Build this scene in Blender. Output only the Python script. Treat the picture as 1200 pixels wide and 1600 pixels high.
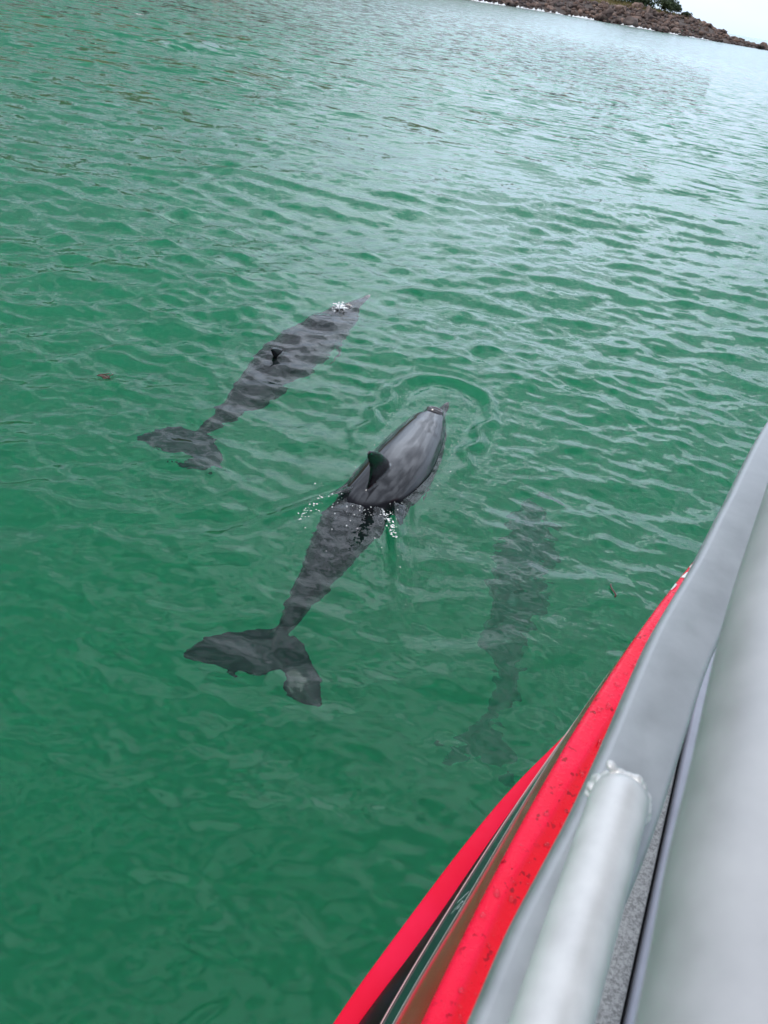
import bpy, bmesh, math, random
import numpy as np
from mathutils import Vector, Matrix, noise as mnoise

# ------------------------------------------------------------------ clearing
for o in list(bpy.data.objects):
    bpy.data.objects.remove(o)
scene = bpy.context.scene
COL = scene.collection
R = math.radians
random.seed(7)
rng = np.random.default_rng(11)

# ------------------------------------------------------------------ camera
CAM_H = 2.5
PITCH = math.atan(833 / 1202.0)
ROLL = R(10.3)
fwd = Vector((0, math.cos(PITCH), -math.sin(PITCH)))
r0 = Vector((1, 0, 0))
u0 = r0.cross(fwd)
ix = r0 * math.cos(ROLL) + u0 * math.sin(ROLL)
iy = -r0 * math.sin(ROLL) + u0 * math.cos(ROLL)
cam_data = bpy.data.cameras.new("camera")
cam = bpy.data.objects.new("camera", cam_data)
COL.objects.link(cam)
m = Matrix((ix, iy, -fwd)).transposed().to_4x4()
m.translation = (0, 0, CAM_H)
cam.matrix_world = m
cam_data.sensor_fit = 'VERTICAL'
cam_data.sensor_height = 36.0
cam_data.lens = 36.0 * 1202 / 1600
cam_data.clip_start = 0.02
cam_data.clip_end = 9000
cam_data.dof.use_dof = True
cam_data.dof.focus_distance = 4.6
cam_data.dof.aperture_fstop = 8.0
scene.camera = cam

# ------------------------------------------------------------------ world, sun, exposure
SUN_EL, SUN_AZ = R(56), R(-125)          # azimuth clockwise from +Y
world = bpy.data.worlds.new("World")
scene.world = world
world.use_nodes = True
wn, wl = world.node_tree.nodes, world.node_tree.links
wn.clear()
w_out = wn.new('ShaderNodeOutputWorld')
w_bg = wn.new('ShaderNodeBackground')
w_bg.inputs['Strength'].default_value = 0.1
w_sky = wn.new('ShaderNodeTexSky')
w_sky.sky_type = 'NISHITA'
w_sky.sun_disc = False
w_sky.sun_elevation = SUN_EL
w_sky.sun_rotation = SUN_AZ
w_geo = wn.new('ShaderNodeTexCoord')
w_sep = wn.new('ShaderNodeSeparateXYZ')
wl.new(w_geo.outputs['Generated'], w_sep.inputs[0])
# overcast deck: brighter towards the zenith (CIE overcast sky), broken softly by thicker cloud
w_ramp = wn.new('ShaderNodeMapRange')
w_ramp.inputs['From Min'].default_value = 0.0
w_ramp.inputs['From Max'].default_value = 1.0
w_ramp.inputs['To Min'].default_value = 5.5
w_ramp.inputs['To Max'].default_value = 7.4
wl.new(w_sep.outputs['Z'], w_ramp.inputs['Value'])
w_noise = wn.new('ShaderNodeTexNoise')
w_noise.inputs['Scale'].default_value = 4.5
w_noise.inputs['Detail'].default_value = 6
w_noise.inputs['Roughness'].default_value = 0.55
w_map = wn.new('ShaderNodeMapping')
w_map.inputs['Scale'].default_value = (1, 1, 2.6)
wl.new(w_geo.outputs['Generated'], w_map.inputs[0])
wl.new(w_map.outputs[0], w_noise.inputs['Vector'])
w_nr = wn.new('ShaderNodeMapRange')
w_nr.interpolation_type = 'SMOOTHSTEP'
w_nr.inputs['From Min'].default_value = 0.43
w_nr.inputs['From Max'].default_value = 0.60
w_nr.inputs['To Min'].default_value = 0.58
w_nr.inputs['To Max'].default_value = 1.75
wl.new(w_noise.outputs['Fac'], w_nr.inputs['Value'])
w_mul = wn.new('ShaderNodeMath'); w_mul.operation = 'MULTIPLY'
wl.new(w_ramp.outputs[0], w_mul.inputs[0]); 
w_band = wn.new('ShaderNodeMapRange'); w_band.inputs['From Max'].default_value = 0.42      # an even veil low down, broken cloud overhead
wl.new(w_sep.outputs['Z'], w_band.inputs['Value'])
w_cm = wn.new('ShaderNodeMix'); w_cm.data_type = 'FLOAT'; w_cm.inputs[2].default_value = 1.0
wl.new(w_band.outputs[0], w_cm.inputs[0]); wl.new(w_nr.outputs[0], w_cm.inputs[3])
# brighter, thinner veil low over the open sea
w_dot = wn.new('ShaderNodeVectorMath'); w_dot.operation = 'DOT_PRODUCT'
w_dot.inputs[1].default_value = (math.sin(R(12)) * math.cos(R(23)), math.cos(R(12)) * math.cos(R(23)), math.sin(R(23)))
wl.new(w_geo.outputs['Generated'], w_dot.inputs[0])
w_max = wn.new('ShaderNodeMath'); w_max.operation = 'MAXIMUM'; w_max.inputs[1].default_value = 0
wl.new(w_dot.outputs['Value'], w_max.inputs[0])
w_pow = wn.new('ShaderNodeMath'); w_pow.operation = 'POWER'; w_pow.inputs[1].default_value = 10
wl.new(w_max.outputs[0], w_pow.inputs[0])
w_gl = wn.new('ShaderNodeMath'); w_gl.operation = 'MULTIPLY_ADD'; w_gl.inputs[1].default_value = 2.0; w_gl.inputs[2].default_value = 1.0
wl.new(w_pow.outputs[0], w_gl.inputs[0])
w_m2 = wn.new('ShaderNodeMath'); w_m2.operation = 'MULTIPLY'
wl.new(w_cm.outputs[0], w_m2.inputs[0]); wl.new(w_gl.outputs[0], w_m2.inputs[1])
wl.new(w_m2.outputs[0], w_mul.inputs[1])
w_tint = wn.new('ShaderNodeVectorMath'); w_tint.operation = 'SCALE'
w_tc = wn.new('ShaderNodeMix'); w_tc.data_type = 'RGBA'
w_tc.inputs[6].default_value = (0.80, 0.98, 1.24, 1); w_tc.inputs[7].default_value = (0.90, 0.99, 1.14, 1)
wl.new(w_band.outputs[0], w_tc.inputs['Factor']); wl.new(w_tc.outputs[2], w_tint.inputs[0])
wl.new(w_mul.outputs[0], w_tint.inputs['Scale'])
w_mix = wn.new('ShaderNodeMix'); w_mix.data_type = 'RGBA'
w_mix.inputs['Factor'].default_value = 0.82
wl.new(w_sky.outputs[0], w_mix.inputs[6]); wl.new(w_tint.outputs[0], w_mix.inputs[7])
wl.new(w_mix.outputs[2], w_bg.inputs['Color'])
wl.new(w_bg.outputs[0], w_out.inputs['Surface'])

sun_d = bpy.data.lights.new("sun", 'SUN')
sun_d.energy = 1.4
sun_d.angle = R(20)
sun_d.color = (1.0, 0.96, 0.9)
sun = bpy.data.objects.new("sun", sun_d)
COL.objects.link(sun)
sdir = Vector((math.sin(SUN_AZ) * math.cos(SUN_EL), math.cos(SUN_AZ) * math.cos(SUN_EL), math.sin(SUN_EL)))
sun.rotation_euler = sdir.to_track_quat('Z', 'Y').to_euler()

scene.view_settings.view_transform = 'Standard'
scene.view_settings.look = 'None'
scene.view_settings.exposure = 0.26
scene.view_settings.gamma = 1.0
scene.view_settings.use_curve_mapping = False
cy = scene.cycles
cy.use_denoising = True
cy.caustics_refractive = True
cy.caustics_reflective = True
cy.max_bounces = 12
cy.diffuse_bounces = 3
cy.glossy_bounces = 4
cy.transmission_bounces = 8
cy.volume_bounces = 5
cy.transparent_max_bounces = 8
cy.blur_glossy = 0.3
cy.sample_clamp_indirect = 8.0

# ------------------------------------------------------------------ helpers
def new_mat(name):
    mt = bpy.data.materials.new(name)
    mt.use_nodes = True
    nt = mt.node_tree
    bs = nt.nodes.get('Principled BSDF')
    return mt, nt.nodes, nt.links, bs

def noise_node(n, l, scale, detail=4, rough=0.55, coord='Object', mapping=None):
    tc = n.new('ShaderNodeTexCoord')
    nz = n.new('ShaderNodeTexNoise')
    nz.inputs['Scale'].default_value = scale
    nz.inputs['Detail'].default_value = detail
    nz.inputs['Roughness'].default_value = rough
    if mapping:
        mp = n.new('ShaderNodeMapping')
        mp.inputs['Scale'].default_value = mapping
        l.new(tc.outputs[coord], mp.inputs[0]); l.new(mp.outputs[0], nz.inputs['Vector'])
    else:
        l.new(tc.outputs[coord], nz.inputs['Vector'])
    return nz

def ramp_node(n, l, src, stops):
    rp = n.new('ShaderNodeValToRGB')
    els = rp.color_ramp.elements
    els[0].position, els[0].color = stops[0][0], (*stops[0][1], 1)
    els[1].position, els[1].color = stops[-1][0], (*stops[-1][1], 1)
    for p, c in stops[1:-1]:
        e = els.new(p); e.color = (*c, 1)
    l.new(src, rp.inputs[0])
    return rp

def range_node(n, l, src, a, b, c, d):
    mr = n.new('ShaderNodeMapRange')
    for k, v in zip(('From Min', 'From Max', 'To Min', 'To Max'), (a, b, c, d)):
        mr.inputs[k].default_value = v
    l.new(src, mr.inputs['Value'])
    return mr

def bump_node(n, l, src, strength, dist, bs):
    b = n.new('ShaderNodeBump')
    b.inputs['Strength'].default_value = strength
    b.inputs['Distance'].default_value = dist
    l.new(src, b.inputs['Height'])
    l.new(b.outputs[0], bs.inputs['Normal'])
    return b

def mesh_obj(name, verts, faces, mat=None, parent=None, smooth=True, kind=None):
    me = bpy.data.meshes.new(name)
    if isinstance(verts, np.ndarray) and isinstance(faces, np.ndarray):
        nv, nf, k = len(verts), len(faces), faces.shape[1]
        me.vertices.add(nv); me.loops.add(nf * k); me.polygons.add(nf)
        me.vertices.foreach_set('co', verts.astype(np.float32).ravel())
        me.loops.foreach_set('vertex_index', faces.astype(np.int32).ravel())
        me.polygons.foreach_set('loop_start', np.arange(0, nf * k, k, dtype=np.int32))
        me.update(calc_edges=True)
        me.validate()
    else:
        me.from_pydata([tuple(v) for v in verts], [], [tuple(f) for f in faces])
        me.update()
    if smooth:
        me.polygons.foreach_set('use_smooth', np.ones(len(me.polygons), dtype=bool))
    if mat:
        me.materials.append(mat)
    o = bpy.data.objects.new(name, me)
    COL.objects.link(o)
    if parent:
        o.parent = parent
    if kind:
        o['kind'] = kind
    return o

def tag(o, label, cat, group=None):
    o['label'] = label; o['category'] = cat
    if group:
        o['group'] = group
    return o

def empty(name, loc=(0, 0, 0)):
    o = bpy.data.objects.new(name, None)
    o.empty_display_size = 0.2
    o.location = loc
    COL.objects.link(o)
    return o

def fix_normals(o):
    bm = bmesh.new(); bm.from_mesh(o.data)
    bmesh.ops.recalc_face_normals(bm, faces=bm.faces)
    bm.to_mesh(o.data); bm.free()

def catmull(pts, n):
    P = np.array(pts, float)
    P = np.vstack([2 * P[0] - P[1], P, 2 * P[-1] - P[-2]])
    out = []
    segs = len(P) - 3
    for i in range(n):
        u = i / (n - 1) * segs
        k = min(int(u), segs - 1); t = u - k
        a, b, c, d = P[k:k + 4]
        out.append(0.5 * ((2 * b) + (-a + c) * t + (2 * a - 5 * b + 4 * c - d) * t * t + (-a + 3 * b - 3 * c + d) * t ** 3))
    return np.array(out)

def arc_resample(P, n):
    d = np.r_[0, np.cumsum(np.linalg.norm(np.diff(P, axis=0), axis=1))]
    s = np.linspace(0, d[-1], n)
    return np.stack([np.interp(s, d, P[:, k]) for k in range(3)], 1), d[-1]

def smoothstep(a, b, x):
    t = np.clip((x - a) / (b - a), 0, 1)
    return t * t * (3 - 2 * t)

def sweep(name, path, prof, mat, parent=None, up=Vector((0, 0, 1)), cap=True, scale=None):
    """sweep a closed profile (list of (side, up)) along a path"""
    n, k = len(path), len(prof)
    V, Fc = [], []
    for i in range(n):
        p = Vector(path[i])
        t = (Vector(path[min(i + 1, n - 1)]) - Vector(path[max(i - 1, 0)])).normalized()
        s = t.cross(up).normalized(); u = s.cross(t)
        f = 1 if scale is None else scale[i]
        for a, b in prof:
            V.append(p + s * a * f + u * b * f)
    for i in range(n - 1):
        for j in range(k):
            a, b = i * k + j, i * k + (j + 1) % k
            Fc.append((a, b, b + k, a + k))
    if cap:
        Fc.append(tuple(range(k - 1, -1, -1))); Fc.append(tuple(range((n - 1) * k, n * k)))
    o = mesh_obj(name, V, Fc, mat, parent)
    fix_normals(o)
    return o

def circle(r, k=28):
    return [(r * math.cos(2 * math.pi * i / k), r * math.sin(2 * math.pi * i / k)) for i in range(k)]

# ================================================================== LARGE STRUCTURE
# ------------------------------------------------------------------ water material
WATER_SIGMA_S = (0.060, 0.205, 0.156)
WATER_SIGMA_A = (0.54, 0.052, 0.142)
def water_material():
    mt = bpy.data.materials.new('sea_water')
    mt.use_nodes = True
    nt = mt.node_tree; n, l = nt.nodes, nt.links
    n.clear()
    out = n.new('ShaderNodeOutputMaterial')
    glass = n.new('ShaderNodeBsdfGlass')
    glass.inputs['IOR'].default_value = 1.333
    glass.inputs['Roughness'].default_value = 0.0
    l.new(glass.outputs[0], out.inputs['Surface'])
    geo = n.new('ShaderNodeNewGeometry')
    at = n.new('ShaderNodeAttribute'); at.attribute_name = 'ripple'     # x fine ripple, y far chop, z wake turbulence
    sep = n.new('ShaderNodeSeparateXYZ'); l.new(at.outputs['Vector'], sep.inputs[0])
    def slope(scale, stretch, detail, rough, amp, ampsrc, rot=0.0, dist=0.0, bias=0.5):
        mp = n.new('ShaderNodeMapping'); mp.inputs['Scale'].default_value = stretch
        mp.inputs['Rotation'].default_value = (0, 0, rot)
        l.new(geo.outputs['Position'], mp.inputs[0])
        nz = n.new('ShaderNodeTexNoise'); nz.inputs['Scale'].default_value = scale
        nz.inputs['Detail'].default_value = detail; nz.inputs['Roughness'].default_value = rough
        nz.inputs['Distortion'].default_value = dist
        l.new(mp.outputs[0], nz.inputs['Vector'])
        sb = n.new('ShaderNodeVectorMath'); sb.operation = 'SUBTRACT'; sb.inputs[1].default_value = (0.5, bias, 0.5)
        l.new(nz.outputs['Color'], sb.inputs[0])
        am = n.new('ShaderNodeVectorMath'); am.operation = 'MULTIPLY'; am.inputs[1].default_value = (amp[0], amp[1], 0)
        l.new(sb.outputs[0], am.inputs[0])
        sc = n.new('ShaderNodeVectorMath'); sc.operation = 'SCALE'
        l.new(am.outputs[0], sc.inputs[0]); l.new(ampsrc, sc.inputs['Scale'])
        return sc.outputs[0]
    parts = [slope(11.0, (1.0, 1.6, 1), 5, 0.6, (0.42, 0.55), sep.outputs['X'], 0.15, 0.4),
             slope(2.3, (0.75, 1.8, 1), 5, 0.62, (1.0, 1.7), sep.outputs['Y'], 0.10, 0.3, 0.545),
             slope(26.0, (1, 1, 1), 3, 0.6, (1.3, 1.3), sep.outputs['Z'], 0.0, 0.6)]
    rf = n.new('ShaderNodeMath'); rf.operation = 'MULTIPLY'; rf.inputs[1].default_value = 0.17    # waves too small and far to resolve
    l.new(at.outputs['Alpha'], rf.inputs[0])
    l.new(rf.outputs[0], glass.inputs['Roughness'])
    cur = geo.outputs['Normal']
    for p in parts:
        ad = n.new('ShaderNodeVectorMath'); ad.operation = 'ADD'
        l.new(cur, ad.inputs[0]); l.new(p, ad.inputs[1]); cur = ad.outputs[0]
    nm = n.new('ShaderNodeVectorMath'); nm.operation = 'NORMALIZE'
    l.new(cur, nm.inputs[0]); l.new(nm.outputs[0], glass.inputs['Normal'])
    # body colour of the sea: green scattering, red soaked up
    vs = n.new('ShaderNodeVolumeScatter'); va = n.new('ShaderNodeVolumeAbsorption')
    ms = max(WATER_SIGMA_S)
    vs.inputs['Color'].default_value = (*[c / ms for c in WATER_SIGMA_S], 1)
    vs.inputs['Density'].default_value = ms
    vs.inputs['Anisotropy'].default_value = 0.2
    ma = max(WATER_SIGMA_A)
    va.inputs['Color'].default_value = (*[1 - c / ma for c in WATER_SIGMA_A], 1)
    va.inputs['Density'].default_value = ma
    add = n.new('ShaderNodeAddShader')
    l.new(vs.outputs[0], add.inputs[0]); l.new(va.outputs[0], add.inputs[1])
    l.new(add.outputs[0], out.inputs['Volume'])
    try:
        mt.cycles.homogeneous_volume = True
    except Exception:
        pass
    return mt

# ------------------------------------------------------------------ wave field
def wave_field(N, Lm, lam_lo, lam_hi, slope_rms, theta0, spread, power=3.2, seed=1, chop=0.6):
    """FFT height field with the wavelengths lam_lo..lam_hi, given rms slope; returns h, dx, dy tiles"""
    g = np.random.default_rng(seed)
    kx = 2 * np.pi * np.fft.fftfreq(N, Lm / N)
    KX, KY = np.meshgrid(kx, kx, indexing='xy')
    K = np.hypot(KX, KY); K[0, 0] = 1
    th = np.arctan2(KY, KX)
    A = K ** (-power)
    A *= np.abs(np.cos(th - theta0)) ** spread + 0.06
    lam = 2 * np.pi / K
    A *= (lam > lam_lo) * (lam < lam_hi)
    A[0, 0] = 0
    spec = A * (g.normal(size=(N, N)) + 1j * g.normal(size=(N, N)))
    h = np.fft.ifft2(spec).real
    f = np.fft.fft2(h)
    sx = np.fft.ifft2(1j * KX * f).real; sy = np.fft.ifft2(1j * KY * f).real
    s = slope_rms / np.sqrt((sx ** 2 + sy ** 2).mean())
    dx = np.fft.ifft2(-1j * KX / K * f).real; dy = np.fft.ifft2(-1j * KY / K * f).real
    return h * s, -dx * s * chop, -dy * s * chop, Lm

def sample(tile, Lm, X, Y):
    N = tile.shape[0]
    u = (X / Lm * N) % N; v = (Y / Lm * N) % N
    i = np.floor(u).astype(int); j = np.floor(v).astype(int)
    a, b = u - i, v - j
    i %= N; j %= N; i1 = (i + 1) % N; j1 = (j + 1) % N
    return (tile[j, i] * (1 - a) + tile[j, i1] * a) * (1 - b) + (tile[j1, i] * (1 - a) + tile[j1, i1] * a) * b

TH = R(97)
LAYERS = [(wave_field(512, 31.0, 0.7, 5.0, 0.040, TH + R(8), 2.2, 3.0, 3, 0.5), 1.1),
          (wave_field(512, 13.0, 0.16, 0.70, 0.140, TH, 1.5, 2.15, 5, 0.95), 0.22),
          (wave_field(512, 4.3, 0.045, 0.22, 0.130, TH - R(12), 1.0, 2.4, 9, 0.6), 0.07)]

# wake of the middle dolphin, in plan
D2_LINE = np.array([(0.29, 5.15), (0.207, 4.818), (0.129, 4.515), (0.046, 4.175), (-0.044, 3.906), (-0.127, 3.734), (-0.216, 3.475)])
def dist_line(X, Y, P):
    best = np.full(X.shape, 1e9); par = np.zeros(X.shape)
    for k in range(len(P) - 1):
        a, b = P[k], P[k + 1]; d = b - a; L2 = d @ d
        t = np.clip(((X - a[0]) * d[0] + (Y - a[1]) * d[1]) / L2, 0, 1)
        dd = np.hypot(X - a[0] - t * d[0], Y - a[1] - t * d[1])
        mk = dd < best
        best = np.where(mk, dd, best); par = np.where(mk, k + t, par)
    return best, par

def water_height(X, Y, fade_fn):
    """displacement of the sea surface at plan points"""
    r = np.hypot(X, Y)
    Z = np.zeros_like(X); DX = np.zeros_like(X); DY = np.zeros_like(X)
    dl, par = dist_line(X, Y, D2_LINE)
    calm = 1 - 0.65 * smoothstep(0.75, 0.25, dl)
    d1_, _p = dist_line(X, Y, np.array([(-0.57, 6.9), (-0.885, 5.972), (-1.077, 5.195), (-1.26, 4.6), (-1.37, 4.2)]))
    calm = calm * (1 - 0.42 * smoothstep(0.6, 0.2, d1_))
    gust = 0.75 + 0.5 * (np.sin(X * 0.31 + 1.3) * np.sin(Y * 0.23 - 0.5 + 0.3 * np.sin(X * 0.2)) * 0.5 + 0.5)
    near = 0.42 + 0.58 * smoothstep(2.4, 6.5, r)
    az_ = np.arctan2(X, Y)
    gust = gust * (1 + 0.30 * smoothstep(0.05, -0.45, az_))
    for (h, dx, dy, Lm), lam in LAYERS:
        w = fade_fn(r, lam) * calm * gust * near
        Z += sample(h, Lm, X, Y) * w; DX += sample(dx, Lm, X, Y) * w; DY += sample(dy, Lm, X, Y) * w
    # bow wave round the head, and the smooth dip behind it
    ring = dl - 0.36 - 0.03 * np.sin(6 * par)
    headw = smoothstep(3.6, 1.2, par)
    Z += 0.030 * np.exp(-(ring / 0.045) ** 2) * headw
    Z -= 0.012 * np.exp(-((dl - 0.25) / 0.05) ** 2) * headw
    Z += 0.008 * np.exp(-((dl - 0.50) / 0.04) ** 2) * headw
    # V arms off the dorsal fin
    for (ax, ay, bx, by) in ((-0.20, 3.78, -0.95, 3.0), (0.06, 3.70, 0.16, 2.75)):
        P = np.array([(ax, ay), (bx, by)])
        d2, p2 = dist_line(X, Y, P)
        Z += 0.020 * np.exp(-(d2 / 0.03) ** 2) * (1 - p2) ** 0.7
        Z -= 0.010 * np.exp(-((d2 - 0.07) / 0.03) ** 2) * (1 - p2)
    return Z, DX, DY

def build_water():
    foot = lambda r: (CAM_H ** 2 + r ** 2) / CAM_H / 769.0
    radii = [0.25]
    while radii[-1] < 5200:
        radii.append(radii[-1] + max(0.007, 1.15 * foot(radii[-1])) if radii[-1] < 250 else radii[-1] * 1.35)
    radii = np.array(radii)
    ang = np.r_[np.linspace(-180, -64, 14)[:-1], np.linspace(-64, 44, 560), np.linspace(44, 180, 16)[1:-1]]
    ang = np.radians(ang)
    RR, AA = np.meshgrid(radii, ang, indexing='ij')
    X, Y = RR * np.sin(AA), RR * np.cos(AA)
    step = lambda r: np.maximum(np.maximum(0.007, 1.15 * foot(r)), r * R(108) / 560)
    fade = lambda r, lam: smoothstep(0.85, 0.30, step(r) / lam)
    Z, DX, DY = water_height(X, Y, fade)
    inside = (AA > R(-64)) & (AA < R(44))
    Z = Z * inside; DX = DX * inside; DY = DY * inside
    V = np.stack([X + DX, Y + DY, Z], -1)
    nr, na = RR.shape
    V = np.vstack([V.reshape(-1, 3), [[0, 0, 0]]])
    idx = np.arange(nr * na).reshape(nr, na)
    a = idx[:-1, :]; b = np.roll(idx, -1, 1)[:-1, :]; c = np.roll(idx, -1, 1)[1:, :]; d = idx[1:, :]
    quads = np.stack([a, d, c, b], -1).reshape(-1, 4)
    me = bpy.data.meshes.new('sea_water')
    cen = nr * na
    tris = np.stack([np.full(na, cen), idx[0], np.roll(idx[0], -1)], -1)
    # sides and bottom close the body of water below the sea bed
    base = len(V)
    rim = V[idx[-1]].copy(); rim[:, 2] = -12.0
    V = np.vstack([V, rim, [[0, 0, -12.0]]])
    lo = np.arange(base, base + na); up = idx[-1]
    sides = np.stack([up, lo, np.roll(lo, -1), np.roll(up, -1)], -1)
    btris = np.stack([np.full(na, base + na), np.roll(lo, -1), lo], -1)
    quads = np.vstack([quads, sides]); tris = np.vstack([tris, btris])
    # keep the upper side facing up
    loops = np.r_[quads.ravel(), tris.ravel()].astype(np.int32)
    starts = np.r_[np.arange(0, len(quads) * 4, 4), len(quads) * 4 + np.arange(0, len(tris) * 3, 3)].astype(np.int32)
    me.vertices.add(len(V)); me.loops.add(len(loops)); me.polygons.add(len(starts))
    me.vertices.foreach_set('co', V.astype(np.float32).ravel())
    me.loops.foreach_set('vertex_index', loops)
    me.polygons.foreach_set('loop_start', starts)
    me.update(calc_edges=True)
    me.polygons.foreach_set('use_smooth', np.ones(len(starts), dtype=bool))
    # amount of ripple finer than the mesh
    r = RR
    fine = (0.55 * smoothstep(60, 10, r) + 0.25) * (0.40 + 0.60 * smoothstep(2.4, 6.5, r))
    far = smoothstep(6, 22, r) * (1 - 0.80 * smoothstep(30, 120, r)) * (1 + 0.8 * smoothstep(0.0, -0.45, AA) * smoothstep(80, 30, r))
    dl, par = dist_line(X, Y, np.array([(-0.03, 3.95), (-0.127, 3.734), (-0.216, 3.475), (-0.27, 3.2)]))
    turb = 0.34 * smoothstep(0.34, 0.10, dl)
    dl2, par2 = dist_line(X, Y, D2_LINE[:5])
    turb = np.maximum(turb, 0.25 * smoothstep(0.34, 0.22, dl2))
    for (ax, ay, bx, by) in ((-0.20, 3.78, -0.75, 3.15), (0.06, 3.70, 0.16, 2.75)):
        d2, p2 = dist_line(X, Y, np.array([(ax, ay), (bx, by)]))
        turb = np.maximum(turb, 0.30 * smoothstep(0.12, 0.02, d2) * (1 - 0.7 * p2))
    att = me.attributes.new('ripple', 'FLOAT_COLOR', 'POINT')
    data = np.zeros((len(V), 4), np.float32)
    data[:nr * na, 0] = (fine * inside).ravel(); data[:nr * na, 1] = (far).ravel(); data[:nr * na, 2] = turb.ravel()
    data[:nr * na, 3] = smoothstep(35, 110, r).ravel()
    att.data.foreach_set('color', data.ravel())
    me.materials.append(water_material())
    o = bpy.data.objects.new('sea_water', me)
    COL.objects.link(o)
    o['kind'] = 'structure'
    up_ok = me.polygons[1000].normal.z > 0
    if not up_ok:
        me.flip_normals()
    return o
water = build_water()

# ------------------------------------------------------------------ sea bed
mt, n, l, bs = new_mat('sand_bed')
nz = noise_node(n, l, 0.35, 5, 0.6)
rp = ramp_node(n, l, nz.outputs['Fac'], [(0.35, (0.05, 0.07, 0.045)), (0.6, (0.25, 0.24, 0.17))])
l.new(rp.outputs[0], bs.inputs['Base Color'])
bs.inputs['Roughness'].default_value = 0.9
gx = np.linspace(-60, 60, 61)
GX, GY = np.meshgrid(gx, gx)
GZ = -8.0 + 0.25 * np.sin(GX * 0.4) * np.cos(GY * 0.33)
V = np.stack([GX * 70, GY * 70, GZ], -1).reshape(-1, 3)
ii = np.arange(61 * 61).reshape(61, 61)
Fq = np.stack([ii[:-1, :-1], ii[:-1, 1:], ii[1:, 1:], ii[1:, :-1]], -1).reshape(-1, 4)
bed = mesh_obj('sea_bed', V, Fq, mt, None, True, 'structure')

# ------------------------------------------------------------------ headland
SH = np.array([(-130, 90), (-60, 130), (-25, 172), (-2, 201), (9, 226), (20, 241), (36, 247), (52, 256), (68, 266), (79, 268), (87, 274), (93, 285), (90, 305), (60, 340)], float)
shore = np.stack([*np.array([np.interp(np.linspace(0, 1, 241), np.r_[0, np.cumsum(np.hypot(*np.diff(SH, axis=0).T))] / np.hypot(*np.diff(SH, axis=0).T).sum(), SH[:, k]) for k in range(2)])], 1)
ker = np.ones(9) / 9
shore = np.stack([np.convolve(np.pad(shore[:, k], 4, mode='edge'), ker, 'valid') for k in range(2)], 1)
tang = np.gradient(shore, axis=0); tang /= np.linalg.norm(tang, axis=1)[:, None]
inland = np.stack([-tang[:, 1], tang[:, 0]], 1)
def crest(x):
    return np.interp(x, [-130, 20, 45, 58, 66, 73, 80, 87, 93], [4.4, 4.4, 4.6, 5.2, 5.1, 4.3, 2.5, 1.1, 0.3])
def hill(x):
    return np.interp(x, [-130, -20, 10, 36, 48, 56, 62, 66], [30, 24, 14, 8, 4.2, 2.2, 0.35, 0.0])
def land_z(x, v):
    c = crest(x)
    z = np.where(v < 0, v * 0.35, c * (1 - (1 - np.clip(v / 27.0, 0, 1)) ** 1.7))
    z = z + hill(x) * smoothstep(24, 52, v)
    z = z - np.clip(v - 34, 0, None) * 0.12 * (hill(x) < 2)
    return z
vv = np.r_[np.linspace(-9, 40, 50), np.linspace(44, 95, 14)]
VX = []
for k in range(len(shore)):
    for v in vv:
        p = shore[k] + inland[k] * v
        z = float(land_z(shore[k, 0], np.array(v)))
        z += 0.35 * mnoise.noise(Vector((p[0] * 0.12, p[1] * 0.12, 1.7)))
        VX.append((p[0], p[1], z))
VX = np.array(VX)
ii = np.arange(len(shore) * len(vv)).reshape(len(shore), len(vv))
Fq = np.stack([ii[:-1, :-1], ii[1:, :-1], ii[1:, 1:], ii[:-1, 1:]], -1).reshape(-1, 4)
mt, n, l, bs = new_mat('headland_ground')
nz = noise_node(n, l, 0.45, 8, 0.65)
rock = ramp_node(n, l, nz.outputs['Fac'], [(0.3, (0.04, 0.03, 0.028)), (0.65, (0.13, 0.10, 0.085))])
nz2 = noise_node(n, l, 0.9, 6, 0.6)
gr = ramp_node(n, l, nz2.outputs['Fac'], [(0.3, (0.055, 0.06, 0.02)), (0.5, (0.13, 0.10, 0.035)), (0.7, (0.20, 0.14, 0.06))])
at = n.new('ShaderNodeAttribute'); at.attribute_name = 'inland'
nz3 = noise_node(n, l, 0.25, 4, 0.6)
ad = n.new('ShaderNodeMath'); ad.operation = 'MULTIPLY_ADD'; ad.inputs[1].default_value = 9.0
l.new(nz3.outputs['Fac'], ad.inputs[0]); l.new(at.outputs['Fac'], ad.inputs[2])
fac = range_node(n, l, ad.outputs[0], 21.5, 24.5, 0, 1)
mx = n.new('ShaderNodeMix'); mx.data_type = 'RGBA'
l.new(fac.outputs[0], mx.inputs['Factor']); l.new(rock.outputs[0], mx.inputs[6]); l.new(gr.outputs[0], mx.inputs[7])
l.new(mx.outputs[2], bs.inputs['Base Color'])
bs.inputs['Roughness'].default_value = 0.95
bump_node(n, l, nz2.outputs['Fac'], 0.8, 0.3, bs)
land = mesh_obj('headland', VX, Fq, mt, None, True, 'structure')
fix_normals(land)
if land.data.polygons[2000].normal.z < 0:
    land.data.flip_normals()
a_ = land.data.attributes.new('inland', 'FLOAT', 'POINT')
a_.data.foreach_set('value', np.tile(vv, len(shore)).astype(np.float32) - 40 * smoothstep(73, 78, np.repeat(shore[:, 0], len(vv))).astype(np.float32))

def shore_pt(k, v):
    p = shore[k] + inland[k] * v
    return p[0], p[1], float(land_z(shore[k, 0], np.array(v)))

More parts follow.
